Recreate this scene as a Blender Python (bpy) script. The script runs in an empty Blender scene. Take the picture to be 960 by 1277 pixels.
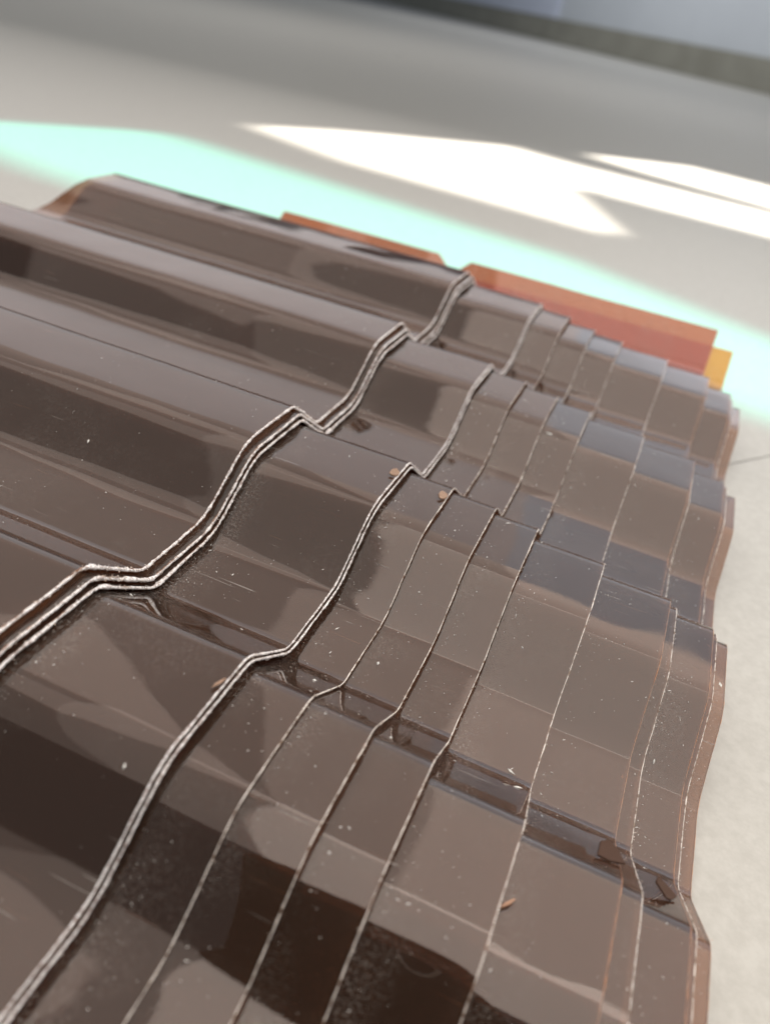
import bpy, bmesh, math, random
from mathutils import Vector, Matrix, noise
from mathutils.geometry import tessellate_polygon

MM = 0.001
scene = bpy.context.scene
C = scene.collection

# ------------------------------------------------------------------ camera
cam_d = bpy.data.cameras.new('camera')
cam = bpy.data.objects.new('camera', cam_d); C.objects.link(cam)
RIGHT = Vector((0.91544126, 0.36834361, 0.16214282))
UP = Vector((-0.33205091, 0.46364741, 0.82144584))
FWD = Vector((-0.22739723, 0.80582508, -0.5467508))
EYE = Vector((73.045, -83.314, 87.415)) * MM
mw = Matrix((RIGHT, UP, -FWD)).transposed().to_4x4(); mw.translation = EYE
cam.matrix_world = mw
cam_d.sensor_fit = 'VERTICAL'; cam_d.sensor_height = 36.0; cam_d.sensor_width = 27.0
cam_d.lens = 979.84 / 1277 * 36
cam_d.clip_start = 0.005; cam_d.clip_end = 60
cam_d.dof.use_dof = True
cam_d.dof.focus_distance = 0.155
cam_d.dof.aperture_fstop = 14.0
scene.camera = cam

# ------------------------------------------------------------------ world
w = bpy.data.worlds.new('World'); scene.world = w; w.use_nodes = True
bg = w.node_tree.nodes['Background']
bg.inputs['Color'].default_value = (0.80, 0.90, 1.0, 1)
bg.inputs['Strength'].default_value = 0.18

# ------------------------------------------------------------------ lamps
def area(name, loc, target, size, power, color=(1, 1, 1), size_y=None):
    d = bpy.data.lights.new(name, 'AREA'); d.energy = power; d.color = color
    d.shape = 'RECTANGLE'; d.size = size; d.size_y = size_y or size
    o = bpy.data.objects.new(name, d); C.objects.link(o)
    o.location = loc
    o.rotation_euler = (Vector(target) - Vector(loc)).to_track_quat('-Z', 'Y').to_euler()
    return o
def panel_lamp(name, x0, x1, c, half, tilt_target, lum, col):
    # one added, unseen fill panel, given by its radiance
    x = (x0 + x1) / 2; wd = x1 - x0
    area(name, (x, c[0], c[1]), (x, tilt_target[0], tilt_target[1]), wd, lum * math.pi * wd * half * 2, col, half * 2)
WARM = (1.0, 0.94, 0.86)
panel_lamp('overhead_fill', -0.20, 2.20, (-0.09, 1.0), 0.63, (-0.09, 0), 2.6, WARM)  # added overhead panels, unseen, brighten the slopes and near floor
panel_lamp('overhead_fill', -0.52, -0.20, (-0.09, 1.0), 0.63, (-0.09, 0), 0.85, WARM)
panel_lamp('overhead_fill', -1.00, -0.52, (-0.20, 1.0), 0.52, (-0.18, 0), 0.45, WARM)
CREAM = (1.0, 0.89, 0.80)
panel_lamp('back_fill', -2.60, -0.38, (0.95, 1.32), 0.655, (0.2, 1.32), 0.85, CREAM)  # added panels behind the stack, unseen, give the sheets their reflections
panel_lamp('back_fill', -0.38, -0.01, (0.95, 1.32), 0.655, (0.2, 1.32), 1.55, CREAM)
panel_lamp('back_fill', -0.01, 1.35, (0.95, 1.32), 0.655, (0.2, 1.32), 2.5, CREAM)
panel_lamp('back_fill', -2.60, -0.01, (0.95, 0.437), 0.228, (0.2, 0.437), 1.15, (0.99, 0.97, 0.98))
panel_lamp('back_fill', -0.01, 1.35, (0.95, 0.437), 0.228, (0.2, 0.437), 1.30, (0.76, 0.88, 1.0))
area('overhead_fill', (-1.7, 1.0, 2.6), (-1.3, 0.8, 0), 1.9, 8.5, CREAM, 1.6)
area('far_fill', (-1.0, 4.9, 1.5), (-0.5, 5.75, 0.0), 3.5, 22.0, (0.95, 0.97, 1.0), 0.4)  # added unseen fill for the far wall and back floor
area('far_fill', (-0.7, 1.9, 1.7), (-0.9, 3.6, 0), 2.0, 26.0, (1.0, 0.98, 0.96), 0.8)
SUN = Vector((0.0, 0.75, 0)) + Vector((0.6, 0.8, 0)) * 13.0 + Vector((0, 0, 5.4))
sd = bpy.data.lights.new('sunbeam_lamp', 'SPOT'); sd.energy = 100000; sd.color = (1.0, 0.95, 0.86)
sd.spot_size = math.radians(11); sd.spot_blend = 0.1; sd.shadow_soft_size = 0.035
sun = bpy.data.objects.new('sunbeam_lamp', sd); C.objects.link(sun)
sun.location = SUN
sun.rotation_euler = (Vector((0, 0.65, 0)) - SUN).to_track_quat('-Z', 'Y').to_euler()

# ------------------------------------------------------------------ render look
scene.render.engine = 'CYCLES'
scene.view_settings.view_transform = 'Standard'; scene.view_settings.look = 'None'
scene.view_settings.exposure = 0; scene.view_settings.gamma = 1
scene.view_settings.use_curve_mapping = False
cy = scene.cycles
cy.use_denoising = True
cy.max_bounces = 14; cy.diffuse_bounces = 3; cy.glossy_bounces = 6; cy.transparent_max_bounces = 14
cy.transmission_bounces = 8; cy.sample_clamp_indirect = 4; cy.caustics_reflective = False

rnd = random.Random(11)

# ------------------------------------------------------------------ materials
class NT:
    def __init__(s, name):
        s.m = bpy.data.materials.new(name); s.m.use_nodes = True
        s.t = s.m.node_tree; s.t.nodes.clear()
        s.out = s.n('ShaderNodeOutputMaterial')
    def n(s, typ, **kw):
        nd = s.t.nodes.new(typ)
        for k, v in kw.items():
            if isinstance(k, str) and k.startswith('i_'): nd.inputs[k[2:].replace('_', ' ')].default_value = v
            else: setattr(nd, k, v)
        return nd
    def l(s, a, b): s.t.links.new(a, b)
    def math(s, op, a, b=None, c=None):
        nd = s.n('ShaderNodeMath', operation=op)
        for i, v in enumerate((a, b, c)):
            if v is None: continue
            if isinstance(v, (int, float)): nd.inputs[i].default_value = v
            else: s.l(v, nd.inputs[i])
        return nd.outputs[0]
    def noise(s, vec, scale, detail=3, rough=0.5):
        nd = s.n('ShaderNodeTexNoise'); nd.inputs['Scale'].default_value = scale
        nd.inputs['Detail'].default_value = detail; nd.inputs['Roughness'].default_value = rough
        s.l(vec, nd.inputs['Vector']); return nd.outputs['Fac']
    def ramp(s, v, a, b, lo=0.0, hi=1.0):
        nd = s.n('ShaderNodeMapRange'); nd.inputs['From Min'].default_value = a; nd.inputs['From Max'].default_value = b
        nd.inputs['To Min'].default_value = lo; nd.inputs['To Max'].default_value = hi
        s.l(v, nd.inputs['Value']); return nd.outputs['Result']

def sheet_material(name, tint, body_mix, body_col, glow=0.0):
    t = NT(name)
    co = t.n('ShaderNodeTexCoord').outputs['Object']
    info = t.n('ShaderNodeObjectInfo')
    off = t.n('ShaderNodeVectorMath', operation='SCALE'); 
    cmb = t.n('ShaderNodeCombineXYZ'); t.l(info.outputs['Random'], cmb.inputs[0]); t.l(info.outputs['Random'], cmb.inputs[1])
    t.l(cmb.outputs[0], off.inputs[0]); off.inputs['Scale'].default_value = 3.0
    add = t.n('ShaderNodeVectorMath', operation='ADD'); t.l(co, add.inputs[0]); t.l(off.outputs[0], add.inputs[1])
    v = add.outputs[0]
    # relief: faint long waves and a fine orange peel
    wav = t.noise(v, 28, 2, 0.4)
    fin = t.noise(v, 900, 2, 0.5)
    hsum = t.math('ADD', t.math('MULTIPLY', wav, 1.0), t.math('MULTIPLY', fin, 0.010))
    bump = t.n('ShaderNodeBump'); bump.inputs['Strength'].default_value = 0.22; bump.inputs['Distance'].default_value = 0.0010
    t.l(hsum, bump.inputs['Height'])
    # dust film: smudges broken up by fine grain
    smudge = t.ramp(t.noise(v, 45, 4, 0.6), 0.50, 0.80)
    grain = t.ramp(t.noise(v, 1500, 3, 0.7), 0.46, 0.72)
    film = t.math('MULTIPLY', smudge, grain)
    # scratches running with the ribs, a few across
    mp = t.n('ShaderNodeMapping'); mp.inputs['Scale'].default_value = (40, 1900, 1900); mp.inputs['Rotation'].default_value = (0, 0, 0.12)
    t.l(v, mp.inputs['Vector'])
    sc1 = t.math('MULTIPLY', t.ramp(t.noise(mp.outputs[0], 1.0, 1), 0.735, 0.76), t.ramp(t.noise(v, 60, 2), 0.52, 0.60))
    at = t.n('ShaderNodeAttribute', attribute_type='OBJECT', attribute_name='lap_start')
    sx = t.n('ShaderNodeSeparateXYZ'); t.l(co, sx.inputs[0])
    dist = t.math('SUBTRACT', sx.outputs[0], at.outputs['Fac'])
    near = t.ramp(t.math('ADD', dist, t.math('MULTIPLY', t.math('SUBTRACT', t.noise(v, 90, 3, 0.6), 0.5), 0.022)), 0.0, 0.0075, 1.0, 0.0)
    near = t.math('MULTIPLY', near, t.ramp(t.noise(v, 2300, 2, 0.7), 0.50, 0.66))
    near = t.math('MULTIPLY', near, t.ramp(t.noise(v, 35, 2, 0.5), 0.40, 0.62, 0.05, 0.75))
    film2 = t.math('MINIMUM', t.math('ADD', t.math('MULTIPLY', film, 0.16), t.math('ADD', t.math('MULTIPLY', sc1, 0.35), t.math('MULTIPLY', near, 0.36))), 1.0)
    geo = t.n('ShaderNodeNewGeometry')
    ior = t.math('ADD', 1.56, t.math('MULTIPLY', geo.outputs['Backfacing'], 1 / 1.56 - 1.56))
    fr = t.n('ShaderNodeFresnel'); t.l(ior, fr.inputs['IOR']); t.l(bump.outputs[0], fr.inputs['Normal'])
    glossy = t.n('ShaderNodeBsdfGlossy'); glossy.inputs['Color'].default_value = (1, 1, 1, 1)
    t.l(t.ramp(t.noise(v, 70, 4, 0.6), 0.40, 0.85, 0.012, 0.08), glossy.inputs['Roughness'])
    t.l(bump.outputs[0], glossy.inputs['Normal'])
    tr = t.n('ShaderNodeBsdfTransparent'); tr.inputs['Color'].default_value = (*tint, 1)
    dif = t.n('ShaderNodeBsdfDiffuse'); dif.inputs['Color'].default_value = (*body_col, 1)
    body = t.n('ShaderNodeMixShader'); body.inputs[0].default_value = body_mix
    t.l(tr.outputs[0], body.inputs[1]); t.l(dif.outputs[0], body.inputs[2])
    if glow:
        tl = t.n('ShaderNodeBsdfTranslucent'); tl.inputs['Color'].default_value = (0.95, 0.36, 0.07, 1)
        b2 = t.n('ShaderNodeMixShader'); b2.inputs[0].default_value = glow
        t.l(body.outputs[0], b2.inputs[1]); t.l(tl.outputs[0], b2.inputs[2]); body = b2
    dust = t.n('ShaderNodeBsdfDiffuse'); dust.inputs['Color'].default_value = (0.45, 0.41, 0.38, 1)
    m1 = t.n('ShaderNodeMixShader'); t.l(fr.outputs[0], m1.inputs[0]); t.l(body.outputs[0], m1.inputs[1]); t.l(glossy.outputs[0], m1.inputs[2])
    m2 = t.n('ShaderNodeMixShader'); t.l(film2, m2.inputs[0]); t.l(m1.outputs[0], m2.inputs[1]); t.l(dust.outputs[0], m2.inputs[2])
    t.l(m2.outputs[0], t.out.inputs['Surface'])
    return t.m

def principled(name, col, rough=0.5, noise_scale=None, col2=None, spec=0.5, bump=0.0, trans=0.0, lo=0.35, hi=0.65):
    t = NT(name)
    b = t.n('ShaderNodeBsdfPrincipled')
    b.inputs['Base Color'].default_value = (*col, 1); b.inputs['Roughness'].default_value = rough
    b.inputs['Specular IOR Level'].default_value = spec
    b.inputs['Transmission Weight'].default_value = trans
    if noise_scale:
        co = t.n('ShaderNodeTexCoord').outputs['Object']
        nz = t.noise(co, noise_scale, 5, 0.6)
        mx = t.n('ShaderNodeMix', data_type='RGBA')
        mx.inputs['A'].default_value = (*col, 1); mx.inputs['B'].default_value = (*(col2 or col), 1)
        t.l(t.ramp(nz, lo, hi), mx.inputs['Factor']); t.l(mx.outputs['Result'], b.inputs['Base Color'])
        if bump:
            bp = t.n('ShaderNodeBump'); bp.inputs['Strength'].default_value = bump; bp.inputs['Distance'].default_value = 0.0004
            t.l(nz, bp.inputs['Height']); t.l(bp.outputs[0], b.inputs['Normal'])
    t.l(b.outputs[0], t.out.inputs['Surface'])
    return t.m

M_SHEET = sheet_material('smoked_plastic', (0.60, 0.40, 0.28), 0.13, (0.170, 0.115, 0.085))
M_BACKLIT = sheet_material('backlit_plastic', (0.80, 0.33, 0.19), 0.14, (0.15, 0.10, 0.07), 0.05)  # same plastic recoloured orange, backlight painted into the tint
M_BACKLIT2 = sheet_material('bright_backlit_plastic', (0.95, 0.56, 0.13), 0.08, (0.2, 0.12, 0.05), 0.18)  # brighter copy with stronger backlight painted into the tint
M_EDGE = principled('frayed_plastic_edge', (0.92, 0.88, 0.87), 0.7, 2000, (0.40, 0.31, 0.285), 0.3, 0.6, 0, 0.46, 0.62)
M_EDGE2 = principled('thin_plastic_edge', (0.92, 0.84, 0.77), 0.6, 750, (0.26, 0.17, 0.12), 0.4, 0.4, 0, 0.49, 0.62)
M_EDGE3 = principled('amber_plastic_edge', (0.55, 0.24, 0.11), 0.4, 300, (0.40, 0.27, 0.20), 0.5, 0.2)
M_FLUFF = principled('torn_fluff', (0.84, 0.78, 0.74), 0.8, 300, (0.62, 0.47, 0.36))
M_FLOOR = principled('cream_floor', (0.475, 0.457, 0.42), 0.42, 420, (0.42, 0.40, 0.365), 0.45, 0.12)
M_JOINT = principled('joint_grout', (0.16, 0.15, 0.14), 0.8)
M_WALL = principled('painted_wall', (0.60, 0.63, 0.67), 0.6, 3, (0.56, 0.59, 0.63))
M_SKIRT = principled('skirting_paint', (0.30, 0.29, 0.245), 0.5, 6, (0.25, 0.24, 0.20))
M_DOOR = principled('pale_door_paint', (0.62, 0.66, 0.78), 0.35, 4, (0.58, 0.62, 0.74))
M_DUST = principled('dust_fleck', (0.82, 0.80, 0.76), 0.8)
M_CHIP = principled('brown_plastic_chip', (0.22, 0.09, 0.04), 0.35, 900, (0.52, 0.36, 0.26), 0.5, 0.3)
M_PATCH = principled('dark_hole_patch', (0.035, 0.02, 0.016), 0.6, 800, (0.10, 0.05, 0.03), 0.15)
M_PHONE = principled('black_phone_glass', (0.006, 0.005, 0.006), 0.12)
M_PHONE2 = principled('phone_frame', (0.03, 0.018, 0.016), 0.35)
M_RING = principled('lens_ring', (0.85, 0.84, 0.80), 0.4, spec=0.9)
def filter_material():
    t = NT('teal_filter')
    tr = t.n('ShaderNodeBsdfTransparent'); tr.inputs['Color'].default_value = (0.075, 0.43, 0.39, 1)
    gl = t.n('ShaderNodeBsdfGlossy'); gl.inputs['Roughness'].default_value = 0.02
    m = t.n('ShaderNodeMixShader'); m.inputs[0].default_value = 0.05
    t.l(tr.outputs[0], m.inputs[1]); t.l(gl.outputs[0], m.inputs[2]); t.l(m.outputs[0], t.out.inputs['Surface'])
    return t.m
M_FILTER = filter_material()

# ------------------------------------------------------------------ helpers
def mesh_obj(name, verts, faces, mat, parent=None, smooth=True):
    me = bpy.data.meshes.new(name)
    me.from_pydata([tuple(v) for v in verts], [], faces); me.materials.append(mat)
    if smooth: me.polygons.foreach_set('use_smooth', [True] * len(me.polygons))
    me.update()
    o = bpy.data.objects.new(name, me); C.objects.link(o)
    if parent: o.parent = parent
    return o
def box_mesh(x0, x1, y0, y1, z0, z1):
    v = [(x, y, z) for x in (x0, x1) for y in (y0, y1) for z in (z0, z1)]
    f = [(0, 1, 3, 2), (4, 6, 7, 5), (0, 4, 5, 1), (2, 3, 7, 6), (0, 2, 6, 4), (1, 5, 7, 3)]
    return v, f
def tag(o, label=None, cat=None, group=None, kind=None):
    if label: o['label'] = label
    if cat: o['category'] = cat
    if group: o['group'] = group
    if kind: o['kind'] = kind
    return o

ZF = -37.0                                           # floor level in mm, top sheet crest is 0
# ------------------------------------------------------------------ setting: floor and wall
fv = [(-14, -6, ZF * MM), (12, -6, ZF * MM), (12, 16, ZF * MM), (-14, 16, ZF * MM)]
floor = tag(mesh_obj('floor', fv, [(0, 1, 2, 3)], M_FLOOR, None, False), 'smooth pale cream floor under the stack of sheets', 'floor', None, 'structure')
jv = Vector((17, 22, 0)).normalized(); jn = Vector((jv.y, -jv.x, 0)); jc = Vector((116, 205, ZF + 0.08))
jl = [(jc + jv * a + jn * b) * MM for a, b in ((-260, -0.3), (900, -0.3), (900, 0.3), (-260, 0.3))]
mesh_obj('floor_joint', jl, [(0, 1, 2, 3)], M_JOINT, floor, False)

W1 = Vector((-1.207, 6.706)); W2 = Vector((0.251, 4.83)); WD = (W2 - W1).normalized(); WN = Vector((WD.y, -WD.x))   # WN points to the room
if WN.y > 0: WN = -WN
zf = ZF * MM
def wall_uv(px, py):                                 # floor point (mm) -> place on the wall pierced by the beam
    P = Vector((px * MM, py * MM, zf)); d = SUN - P
    n = Vector((WN.x, WN.y, 0)); t = (Vector((W1.x, W1.y, 0)) - P).dot(n) / d.dot(n)
    Q = P + d * t
    return ((Vector((Q.x, Q.y)) - W1).dot(WD), Q.z)
HOLES = [  # openings added to shape the sunbeam, outlined from its patches on the floor
    [(-345, 612), (-292, 704), (-145, 885), (-74, 864), (149, 846), (360, 815), (340, 640), (145, 699), (-42, 711), (40, 535), (-224, 563)],
    [(-87, 952), (54, 1082), (154, 1066), (360, 1040), (352, 850), (149, 872), (0, 915)],
    [(-352, 500), (-315, 501), (-183, 479), (7, 444), (137, 382), (330, 290), (330, 215), (133, 254), (-258, 300), (-310, 303), (-470, 330), (-420, 400)],
]
holes_uv = [[wall_uv(*q) for q in h] for h in HOLES]
US = [-9.0, 7.2]; ZT = 3.0
outer = [(US[0], zf), (US[1], zf), (US[1], ZT), (US[0], ZT)]
rings = [[Vector((u, z, 0)) for u, z in r] for r in [outer] + holes_uv]
tris = tessellate_polygon(rings)
flat = [q for r in rings for q in r]
TH = 0.02
front = [Vector((W1.x + WD.x * q.x, W1.y + WD.y * q.x, q.y)) for q in flat]
back = [q - Vector((WN.x, WN.y, 0)) * TH for q in front]
nF = len(front); wf = []
for t in tris: wf.append(tuple(t)); wf.append(tuple(nF + i for i in reversed(t)))
k = 0
for r in rings:
    for i in range(len(r)):
        a, b = k + i, k + (i + 1) % len(r); wf.append((a, b, nF + b, nF + a))
    k += len(r)
wall = tag(mesh_obj('wall', front + back, wf, M_WALL, None, False), 'blurred grey painted wall behind the floor with a dark skirting', 'wall', None, 'structure')
def wall_box(name, u0, u1, z0, z1, d0, d1, mat, parent):
    vs = []
    for u in (u0, u1):
        for d in (d0, d1):
            for z in (z0, z1):
                p = W1 + WD * u + WN * d; vs.append((p.x, p.y, z))
    return mesh_obj(name, vs, box_mesh(0, 1, 0, 1, 0, 1)[1], mat, parent, False)
wall_box('skirting_board', -8.9, 7.1, zf + 0.002, zf + 0.15, 0.002, 0.03, M_SKIRT, wall)
pv = []
for u, z in holes_uv[2]:
    p = W1 + WD * u - WN * 0.01; pv.append((p.x, p.y, z))
filter_t = tessellate_polygon([[Vector((u, z, 0)) for u, z in holes_uv[2]]])
mesh_obj('beam_filter', pv, [tuple(t) for t in filter_t], M_FILTER, wall, False)  # teal filter added in one opening to colour the beam
wall_box('door_panel', -6.0, -0.15, zf + 0.152, 2.3, 0.003, 0.035, M_DOOR, wall)

# ------------------------------------------------------------------ corrugated sheets
PER, CW, SR, HT = 76.0, 23.13, 15.8, 11.46
def key_points(j0, j1, tail):
    pts = [(-99.0 + 2, 0.0)]
    for j in range(j0, j1 + 1):
        y = PER * j
        if j > j0: pts.append((y - CW, 0.0))
        pts.append((y, 0.0)); pts.append((y + SR, -HT))
        if j < j1: pts.append((y + PER - CW - SR, -HT))
    y = PER * j1
    if tail == 'short': pts.append((y + SR + 7, -HT))
    else:
        pts.append((y + PER - CW - SR, -HT)); pts.append(tail)
    return pts
def round_profile(pts, r=3.0, seg=8, step=4.0, soft=3.0):
    """fillet the corners and subdivide; returns (y, z, ny, nz)"""
    P = [Vector(p) for p in pts]; out = [P[0]]
    for i in range(1, len(P) - 1):
        a, b, c = P[i - 1], P[i], P[i + 1]
        rr = soft if (c.y - b.y > 0.5 or b.y - a.y > 0.5) else r      # rising side bends wide, falling side tight
        ra = min(rr, (b - a).length * 0.45); rc = min(rr, (c - b).length * 0.45)
        s = b + (a - b).normalized() * ra; e = b + (c - b).normalized() * rc
        n = max(1, int((s - out[-1]).length / step))
        base = out[-1].copy()
        for q in range(1, n + 1): out.append(base.lerp(s, q / n))
        for q in range(1, seg + 1):
            t = q / seg; out.append(s * (1 - t) ** 2 + b * 2 * t * (1 - t) + e * t * t)
    base = out[-1].copy(); n = max(1, int((P[-1] - base).length / step))
    for q in range(1, n + 1): out.append(base.lerp(P[-1], q / n))
    res = []
    for i, q in enumerate(out):
        d = (out[min(i + 1, len(out) - 1)] - out[max(i - 1, 0)]).normalized()
        res.append((q.x, q.y, -d.y, d.x))
    return res

def wave(seed, x, y):
    return 0.22 * noise.noise(Vector((x / 55.0, y / 38.0, seed * 7.3))) + 0.085 * noise.noise(Vector((x / 14.0, y / 12.0, seed * 3.1 + 50)))

# end_x, top level, thickness, left end, slope per rib, skew per rib, tail, edge style
SHEETS = [
    (0.0, 0.0, 0.64, -168, 0.0, 0.0, 'short', 'frayed', 'topmost dark brown corrugated sheet, its pale frayed edge upper of three'),
    (2.0, -1.45, 0.64, -166, 0.0, 0.0, 'short', 'frayed', 'dark brown corrugated sheet with pale frayed edge, middle of the bundled three'),
    (2.6, -3.0, 0.62, -166, 0.0, 0.0, 'short', 'frayed', 'dark brown corrugated sheet with pale frayed edge, lowest of the bundled three'),
    (31.7, -4.55, 0.42, -150, 0.0, 0.0, 'short', 'double', 'brown corrugated sheet, upper of the tight pair below the bundled three'),
    (32.3, -5.30, 0.42, -148, 0.0, 0.0, 'short', 'double', 'brown corrugated sheet, lower of the tight pair carrying a brown chip'),
    (43.7, -7.2, 0.26, -140, 0.30, 0.15, 'short', 'thin', 'brown corrugated sheet with tan chip stuck on its thin edge'),
    (54.7, -8.5, 0.26, -132, -0.15, 0.0, 'short', 'thin', 'brown corrugated sheet, next below the one with a tan chip'),
    (65.4, -10.3, 0.26, -120, 0.05, 0.35, 'short', 'thin', 'brown corrugated sheet with dusty grey crest beside its hairline edge'),
    (82.2, -13.3, 0.28, -105, 0.6, 1.1, 'short', 'thin', 'brown corrugated sheet with a tan curl hanging off its edge'),
    (98.6, -16.3, 0.40, -112, 1.1, 1.2, (284.0, -12.4 + 16.3 - 2.2), 'amber', 'brown corrugated sheet whose long back flange glows orange'),
    (100.6, -18.3, 0.26, -90, 0.6, -0.4, 'short', 'thin', 'brown corrugated sheet barely showing below the orange flanged one'),
    (109.6, -20.0, 0.40, -80, 0.95, 0.5, (282.0, -19.0 + 20.0 - 1.9), 'amber', 'brown corrugated sheet with short back corner coloured bright orange as if backlit'),
    (110.8, -21.2, 0.26, -80, 0.6, 0.6, 'short', 'thin', 'brown corrugated sheet, second lowest, its edge doubling the one above'),
    (113.8, -22.9, 0.45, -78, 0.1, 1.0, 'short', 'amber', 'lowest brown corrugated sheet with amber edge lying over the cream floor'),
]
PROFS = []
def zlevel(i, x, y):
    """height offset of sheet i (mm)"""
    end, z0, th, lx, slope, skew, tail, st, lab = SHEETS[i]
    # away from its end every sheet settles into the nest; near its end it follows the measured level
    return z0 + slope * (y - PER) / PER + wave(i, x, y)

def edge_tube(name, prof, i, th, style, parent):
    end, z0, _, lx, slope, skew, tail, st, lab = SHEETS[i]
    er = random.Random(100 + i)
    step = {'frayed': 0.32, 'double': 0.45}.get(st, 0.8)
    fine = []
    for a, b in zip(prof[:-1], prof[1:]):
        L = math.hypot(b[0] - a[0], b[1] - a[1]); n = max(1, int(L / step))
        for q in range(n):
            t = q / n; fine.append(tuple(a[c] * (1 - t) + b[c] * t for c in range(4)))
    fine.append(prof[-1])
    N = 8; vs = []; fs = []
    amp = {'frayed': 0.34, 'double': 0.18, 'thin': 0.10, 'amber': 0.05}[st]
    def fb(v):
        return noise.fractal(v, 0.7, 2.1, 4)
    for k, (y, z, ny, nz) in enumerate(fine):
        nv = Vector((y * 0.16 + z * 0.07, i * 17.0, 0)); n1 = fb(nv); n2 = fb(nv * 2.3 + Vector((5, 0, 0))); n3 = noise.noise(nv * 0.6)
        burr = max(0.0, n1 + 0.4 * n3 - 0.45)
        if st == 'frayed' and (y % PER) < 20: burr += 1.3 * max(0, n2)
        xo = end + skew * (y - PER) / PER + amp * (0.6 * n1 + er.uniform(-0.2, 0.2))
        zo = zlevel(i, end, y)
        rx = ({'frayed': 0.26, 'double': 0.17}.get(st, 0.08)) * (1 + 0.6 * n2) + burr * amp * 1.2
        rz = th * 0.5 * (1.02 + 0.16 * n2 + 0.05 * er.uniform(-1, 1) + (0.5 if st == 'frayed' else 0.2) * burr)
        lift = amp * 0.30 * n1 + burr * 0.10 + (0.07 if st in ('thin', 'double') else 0.03)
        for c in range(N):
            a = 2 * math.pi * c / N
            dn = math.sin(a) * rz - th * 0.5 + lift
            jit = 1 + (0.22 if st == 'frayed' else 0.1) * er.uniform(-1, 1)
            vs.append(Vector((xo + math.cos(a) * rx * jit, y + ny * dn, z + zo + nz * dn)) * MM)
    for k in range(len(fine) - 1):
        for c in range(N):
            a, b = k * N + c, k * N + (c + 1) % N; fs.append((a, b, b + N, a + N))
    fs.append(tuple(range(N - 1, -1, -1))); fs.append(tuple(range((len(fine) - 1) * N, len(fine) * N)))
    e = mesh_obj(name, vs, fs, {'frayed': M_EDGE, 'double': M_EDGE, 'thin': M_EDGE2, 'amber': M_EDGE3}[st], parent)
    # fluff: crumbs and whiskers torn up along the cut
    cv, cf = [], []
    cnt = {'frayed': 1500, 'double': 800, 'thin': 420, 'amber': 80}[st]
    shoulder = [q for q in fine if (q[0] + 3) % PER < 22]
    for q in range(cnt):
        y, z, ny, nz = er.choice(shoulder if er.random() < (0.45 if i < 5 else 0.2) else fine)
        if noise.noise(Vector((y * 0.35, i * 3.3, 9))) < er.uniform(-0.6, 0.35): continue
        zo = zlevel(i, end, y); dn = er.uniform(-th, 0.25)
        c = Vector((end + skew * (y - PER) / PER + er.uniform(-0.25, 0.45), y + ny * dn, z + zo + nz * dn))
        d = Vector((er.uniform(-0.4, 1.0), er.uniform(-1, 1), er.uniform(-0.3, 0.7))).normalized()
        sd_ = d.cross(Vector((er.uniform(-1, 1), er.uniform(-1, 1), 1))).normalized()
        L = er.uniform(0.07, 0.30) * (2.6 if er.random() < 0.05 else 1) * (1.0 if st == 'frayed' else 0.7); wd = er.uniform(0.04, 0.13) * (1.0 if st == 'frayed' else 0.6)
        k0 = len(cv); up = d.cross(sd_)
        for v in (c - d * L, c + sd_ * wd, c + up * wd, c - sd_ * wd * 0.8 - up * wd * 0.5, c + d * L): cv.append(v * MM)
        for p1, p2 in ((1, 2), (2, 3), (3, 1)): cf.append((k0, k0 + p2, k0 + p1)); cf.append((k0 + 4, k0 + p1, k0 + p2))
    fl = mesh_obj('edge_fluff', cv, cf, M_FLUFF if st != 'amber' else M_EDGE3, e, False); fl['kind'] = 'stuff'
    return e

def build_sheet(i):
    end, z0, th, lx, slope, skew, tail, st, lab = SHEETS[i]
    prof = round_profile(key_points(-1, 3, tail), 2.2, soft=(4.8 if i < 5 else 4.4 if i < 8 else 3.8))
    PROFS.append(prof)
    root = bpy.data.objects.new('corrugated_sheet', None); C.objects.link(root)
    root.empty_display_size = 0.01
    tag(root, lab, 'plastic sheet', 'fanned stack of corrugated sheets')
    nx = 46; ny_ = len(prof); vs = []; fs = []
    for side in (0, 1):
        for (y, z, ny, nz) in prof:
            for q in range(nx + 1):
                t = q / nx; t = 1 - (1 - t) ** 1.35
                x1 = end + skew * (y - PER) / PER
                x0 = lx
                if i == 0 and y > 180: x0 = lx - 8 * max(0, min(1, (205 - y) / 16))
                if i == 0 and y < 180: x0 = lx - 8
                x = x0 + (x1 - x0) * t
                zz = z + zlevel(i, x, y)
                if i == 9 and y > 270 and -27 < x < -14: zz -= 5.0; 
                o = -th if side else 0.0
                vs.append(Vector((x, y + ny * o, zz + nz * o)) * MM)
    W = nx + 1; S = ny_ * W
    for r in range(ny_ - 1):
        for q in range(nx):
            a = r * W + q
            fs.append((a, a + 1, a + W + 1, a + W)); b = a + S
            fs.append((b, b + W, b + W + 1, b + 1))
    for q in range(nx):
        fs.append((q, q + S, q + 1 + S, q + 1)); a = (ny_ - 1) * W + q; fs.append((a, a + 1, a + 1 + S, a + S))
    for r in range(ny_ - 1):
        a = r * W; fs.append((a, a + W, a + W + S, a + S)); a = r * W + nx; fs.append((a, a + S, a + W + S, a + W))
    pn = mesh_obj('panel', vs, fs, M_SHEET, root)
    if tail != 'short':                               # back flange gets an oranger copy of the plastic, backlight put into its colour
        pn.data.materials.append(M_BACKLIT if i == 9 else M_BACKLIT2)
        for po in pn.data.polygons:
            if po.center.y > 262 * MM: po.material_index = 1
    pn.data.set_sharp_from_angle(angle=math.radians(40))
    pn['lap_start'] = (SHEETS[i - 1][0] if i else -400.0) * MM
    edge_tube('cut_edge', prof, i, th, st, root)
    return root
ROOTS = [build_sheet(i) for i in range(len(SHEETS))]

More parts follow.
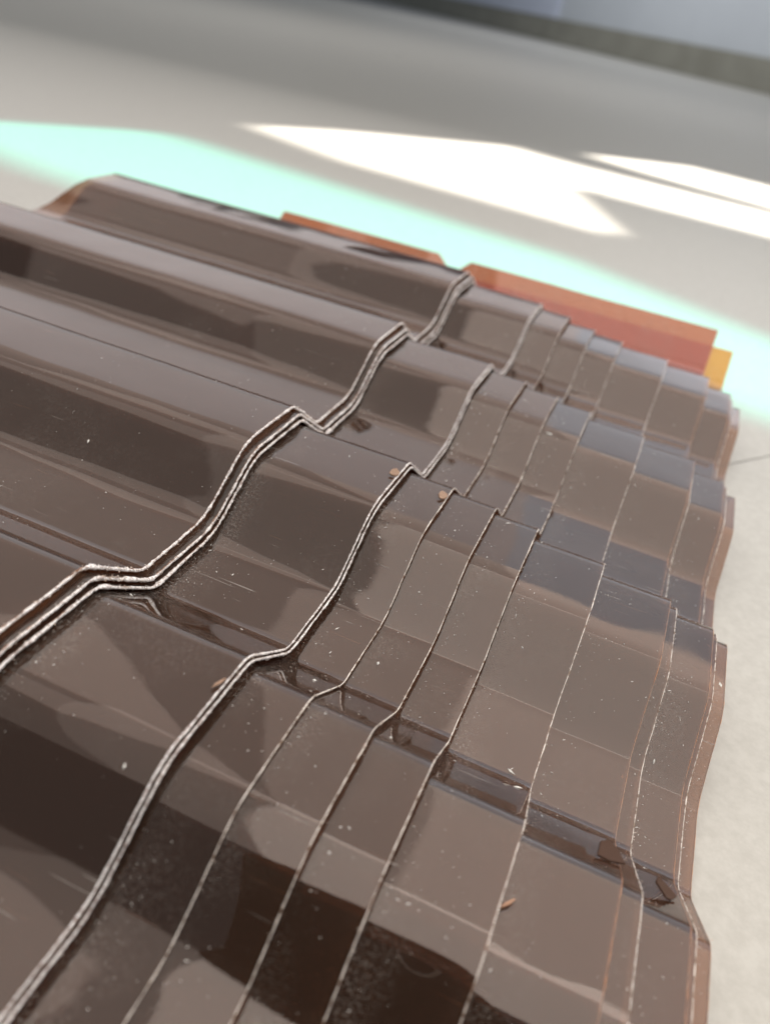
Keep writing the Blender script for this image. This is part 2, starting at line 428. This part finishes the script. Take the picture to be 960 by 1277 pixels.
# ------------------------------------------------------------------ places on the exposed surface
def surf(x, y):
    """topmost surface point (mm) and normal at x, y"""
    for i, s in enumerate(SHEETS):
        if x <= s[0] + s[5] * (y - PER) / PER - 0.6 and x > s[3]:
            pr = PROFS[i]
            for a, b in zip(pr[:-1], pr[1:]):
                if a[0] <= y <= b[0] and b[0] > a[0]:
                    t = (y - a[0]) / (b[0] - a[0])
                    return Vector((x, y, a[1] * (1 - t) + b[1] * t + zlevel(i, x, y))), Vector((0, a[2], a[3])), i
    return None

# ------------------------------------------------------------------ dust: flecks and short fibres
dv, df = [], []
def fleck(p, n, r, el, ang):
    u = Vector((1, 0, 0)); v = n.cross(u).normalized()
    d1 = u * math.cos(ang) + v * math.sin(ang); d2 = n.cross(d1)
    k = len(dv); c = p + n * r * 0.25
    for q in (d1 * r * el, d2 * r, -d1 * r * el, -d2 * r):
        dv.append((c + q * rnd.uniform(0.6, 1.3)) * MM)
    dv.append((c + n * r * rnd.uniform(0.5, 0.9)) * MM); dv.append((c - n * r * 0.3) * MM)
    for a in range(4): df.append((k + a, k + (a + 1) % 4, k + 4)); df.append((k + (a + 1) % 4, k + a, k + 5))
ends = [s[0] for s in SHEETS]
for q in range(11000):
    if rnd.random() < 0.62:
        x = rnd.choice(ends[2:12]) + abs(rnd.gauss(0, 3.2)) + 0.5
    else: x = rnd.uniform(-60, 113)
    y = rnd.uniform(-60, 215)
    if noise.noise(Vector((x / 20, y / 14, 3))) < rnd.uniform(-0.5, 0.5): continue
    s = surf(x, y)
    if not s: continue
    p, n, i = s
    r = min(0.34, 0.024 * math.exp(abs(rnd.gauss(0, 0.7)))) * (0.75 if y < 15 else 1.0)
    fleck(p, n, r, rnd.choice((1, 1, 1.3, 2.5, 4)), rnd.uniform(0, 3.14))
for x, y, r, el in [(-34, 42.6, .30, 1.8), (27.2, -25.5, .30, 2.0), (77, 18, .3, 3.0), (79, 14, .25, 4), (47, 25, .3, 2), (40, 10, .28, 1.2), (57, 3, .28, 1.2)]:
    s = surf(x, y)
    if s: fleck(s[0], s[1], r, el, rnd.uniform(0, 3))
tag(mesh_obj('dust', dv, df, M_DUST, None, False), 'fine white dust flecks scattered over the brown sheets', 'dust', None, 'stuff')

# ------------------------------------------------------------------ chips and shavings
def chip(name, pts_xy, thick, x, y, rot, mat, label, cat, tilt=0.3, lift=0.3, level=None):
    s = surf(x, y)
    bm = bmesh.new(); vs = [bm.verts.new((a, b, 0.22 * math.sin(a * 1.7 + b))) for a, b in pts_xy]
    f = bm.faces.new(vs)
    g = bmesh.ops.extrude_face_region(bm, geom=[f])
    for v in [e for e in g['geom'] if isinstance(e, bmesh.types.BMVert)]: v.co.z += thick
    bmesh.ops.recalc_face_normals(bm, faces=bm.faces)
    bmesh.ops.bevel(bm, geom=list(bm.edges), offset=thick * 0.2, segments=1, affect='EDGES')
    me = bpy.data.meshes.new(name); bm.to_mesh(me); bm.free(); me.materials.append(mat)
    o = bpy.data.objects.new(name, me); C.objects.link(o)
    o.scale = (MM, MM, MM)
    nrm = s[1]; o.location = (s[0] + nrm * lift) * MM
    o.rotation_euler = (Vector((0, 0, 1)).rotation_difference(nrm).to_matrix() @ Matrix.Rotation(rot, 3, 'Z') @ Matrix.Rotation(tilt, 3, 'X')).to_euler()
    tag(o, label, cat); return o
blob = [(-1.3, -0.4), (-0.7, -0.9), (0.1, -1.0), (0.8, -0.8), (1.1, -0.1), (0.7, 0.5), (0.3, 1.0), (-0.5, 0.9), (-1.0, 0.5)]
sliver = [(-1.4, -0.12), (0.2, -0.30), (1.5, -0.05), (1.0, 0.15), (-0.4, 0.22)]
chip('plastic_chip', blob, 0.45, 31.0, 67.5, 0.4, M_CHIP, 'brown translucent chip on the crest beside the tight pair of edges', 'chip', 0.4, 0.7)
chip('plastic_chip', blob, 0.5, 42.6, 69.6, 1.1, M_CHIP, 'tan and brown chip stuck to a thin sheet edge', 'chip', 0.5, 0.6)
chip('plastic_chip', sliver, 0.4, 31.0, -7.9, 1.2, M_CHIP, 'tiny rust red crumb on the near crest edge', 'chip', 0.5, 0.5)
chip('plastic_curl', sliver, 0.35, 82.0, -12.3, 0.9, M_EDGE3, 'tan plastic curl hanging off a sheet edge', 'shaving', 0.3, 0.4)
patch = [(-2.6, -1.6), (-0.6, -2.0), (2.2, -1.7), (1.6, 1.2), (0.2, 2.4), (-1.5, 1.6)]  # dark pieces added in place of the dark holes in the broken edge
chip('hole_patch', patch, 0.4, 95.6, 6.0, 0.3, M_PATCH, 'dark broken shard standing in for a dark hole under a cracked edge', 'patch', 0.5, 0.9)
chip('hole_patch', [(a * 0.8, b * 0.9) for a, b in patch], 0.4, 105.8, 7.0, 1.0, M_PATCH, 'small dark broken shard standing in for a dark hole by the outer valley corner', 'patch', 0.5, 0.9)

# ------------------------------------------------------------------ the phone that takes the picture, mirrored in the near slope
ph = bpy.data.objects.new('smartphone', None); C.objects.link(ph)
pm = Matrix((RIGHT, UP, -FWD)).transposed().to_4x4(); pm.translation = EYE - FWD * 0.004
ph.matrix_world = pm
tag(ph, 'black smartphone mirrored as a dark shape in the glossy near slope', 'phone')
def rounded_slab(x0, x1, y0, y1, z0, z1, r):
    ring = []
    for cx, cy_, a0 in ((x1 - r, y1 - r, 0), (x0 + r, y1 - r, 90), (x0 + r, y0 + r, 180), (x1 - r, y0 + r, 270)):
        for q in range(7):
            a = math.radians(a0 + 15 * q); ring.append((cx + r * math.cos(a), cy_ + r * math.sin(a)))
    n = len(ring); v = [(x * MM, y * MM, z * MM) for z in (z0, z1) for x, y in ring]
    f = [tuple(range(n - 1, -1, -1)), tuple(range(n, 2 * n))] + [(i, (i + 1) % n, n + (i + 1) % n, n + i) for i in range(n)]
    return v, f
v, f = rounded_slab(-58, 14, -133, 14, 0.4, 8, 9); mesh_obj('body', v, f, M_PHONE2, ph, False)
v, f = rounded_slab(-57, 13, -132, 13, 0.0, 0.38, 8.5); mesh_obj('back_glass', v, f, M_PHONE, ph, False)
for lx, ly in ((-8, -23), (-2, -11)):
    vs, fs = [], []
    for a in range(32):
        t = a / 32 * 2 * math.pi
        for c in range(6):
            u = c / 6 * 2 * math.pi; R_ = 5.2 + 0.5 * math.cos(u)
            vs.append(((lx + R_ * math.cos(t)) * MM, (ly + R_ * math.sin(t)) * MM, (-0.3 + 0.35 * math.sin(u)) * MM))
    for a in range(32):
        for c in range(6):
            p0, p1 = a * 6 + c, a * 6 + (c + 1) % 6; q0, q1 = (a + 1) % 32 * 6 + c, (a + 1) % 32 * 6 + (c + 1) % 6
            fs.append((p0, q0, q1, p1))
    mesh_obj('lens_ring', vs, fs, M_RING, ph)
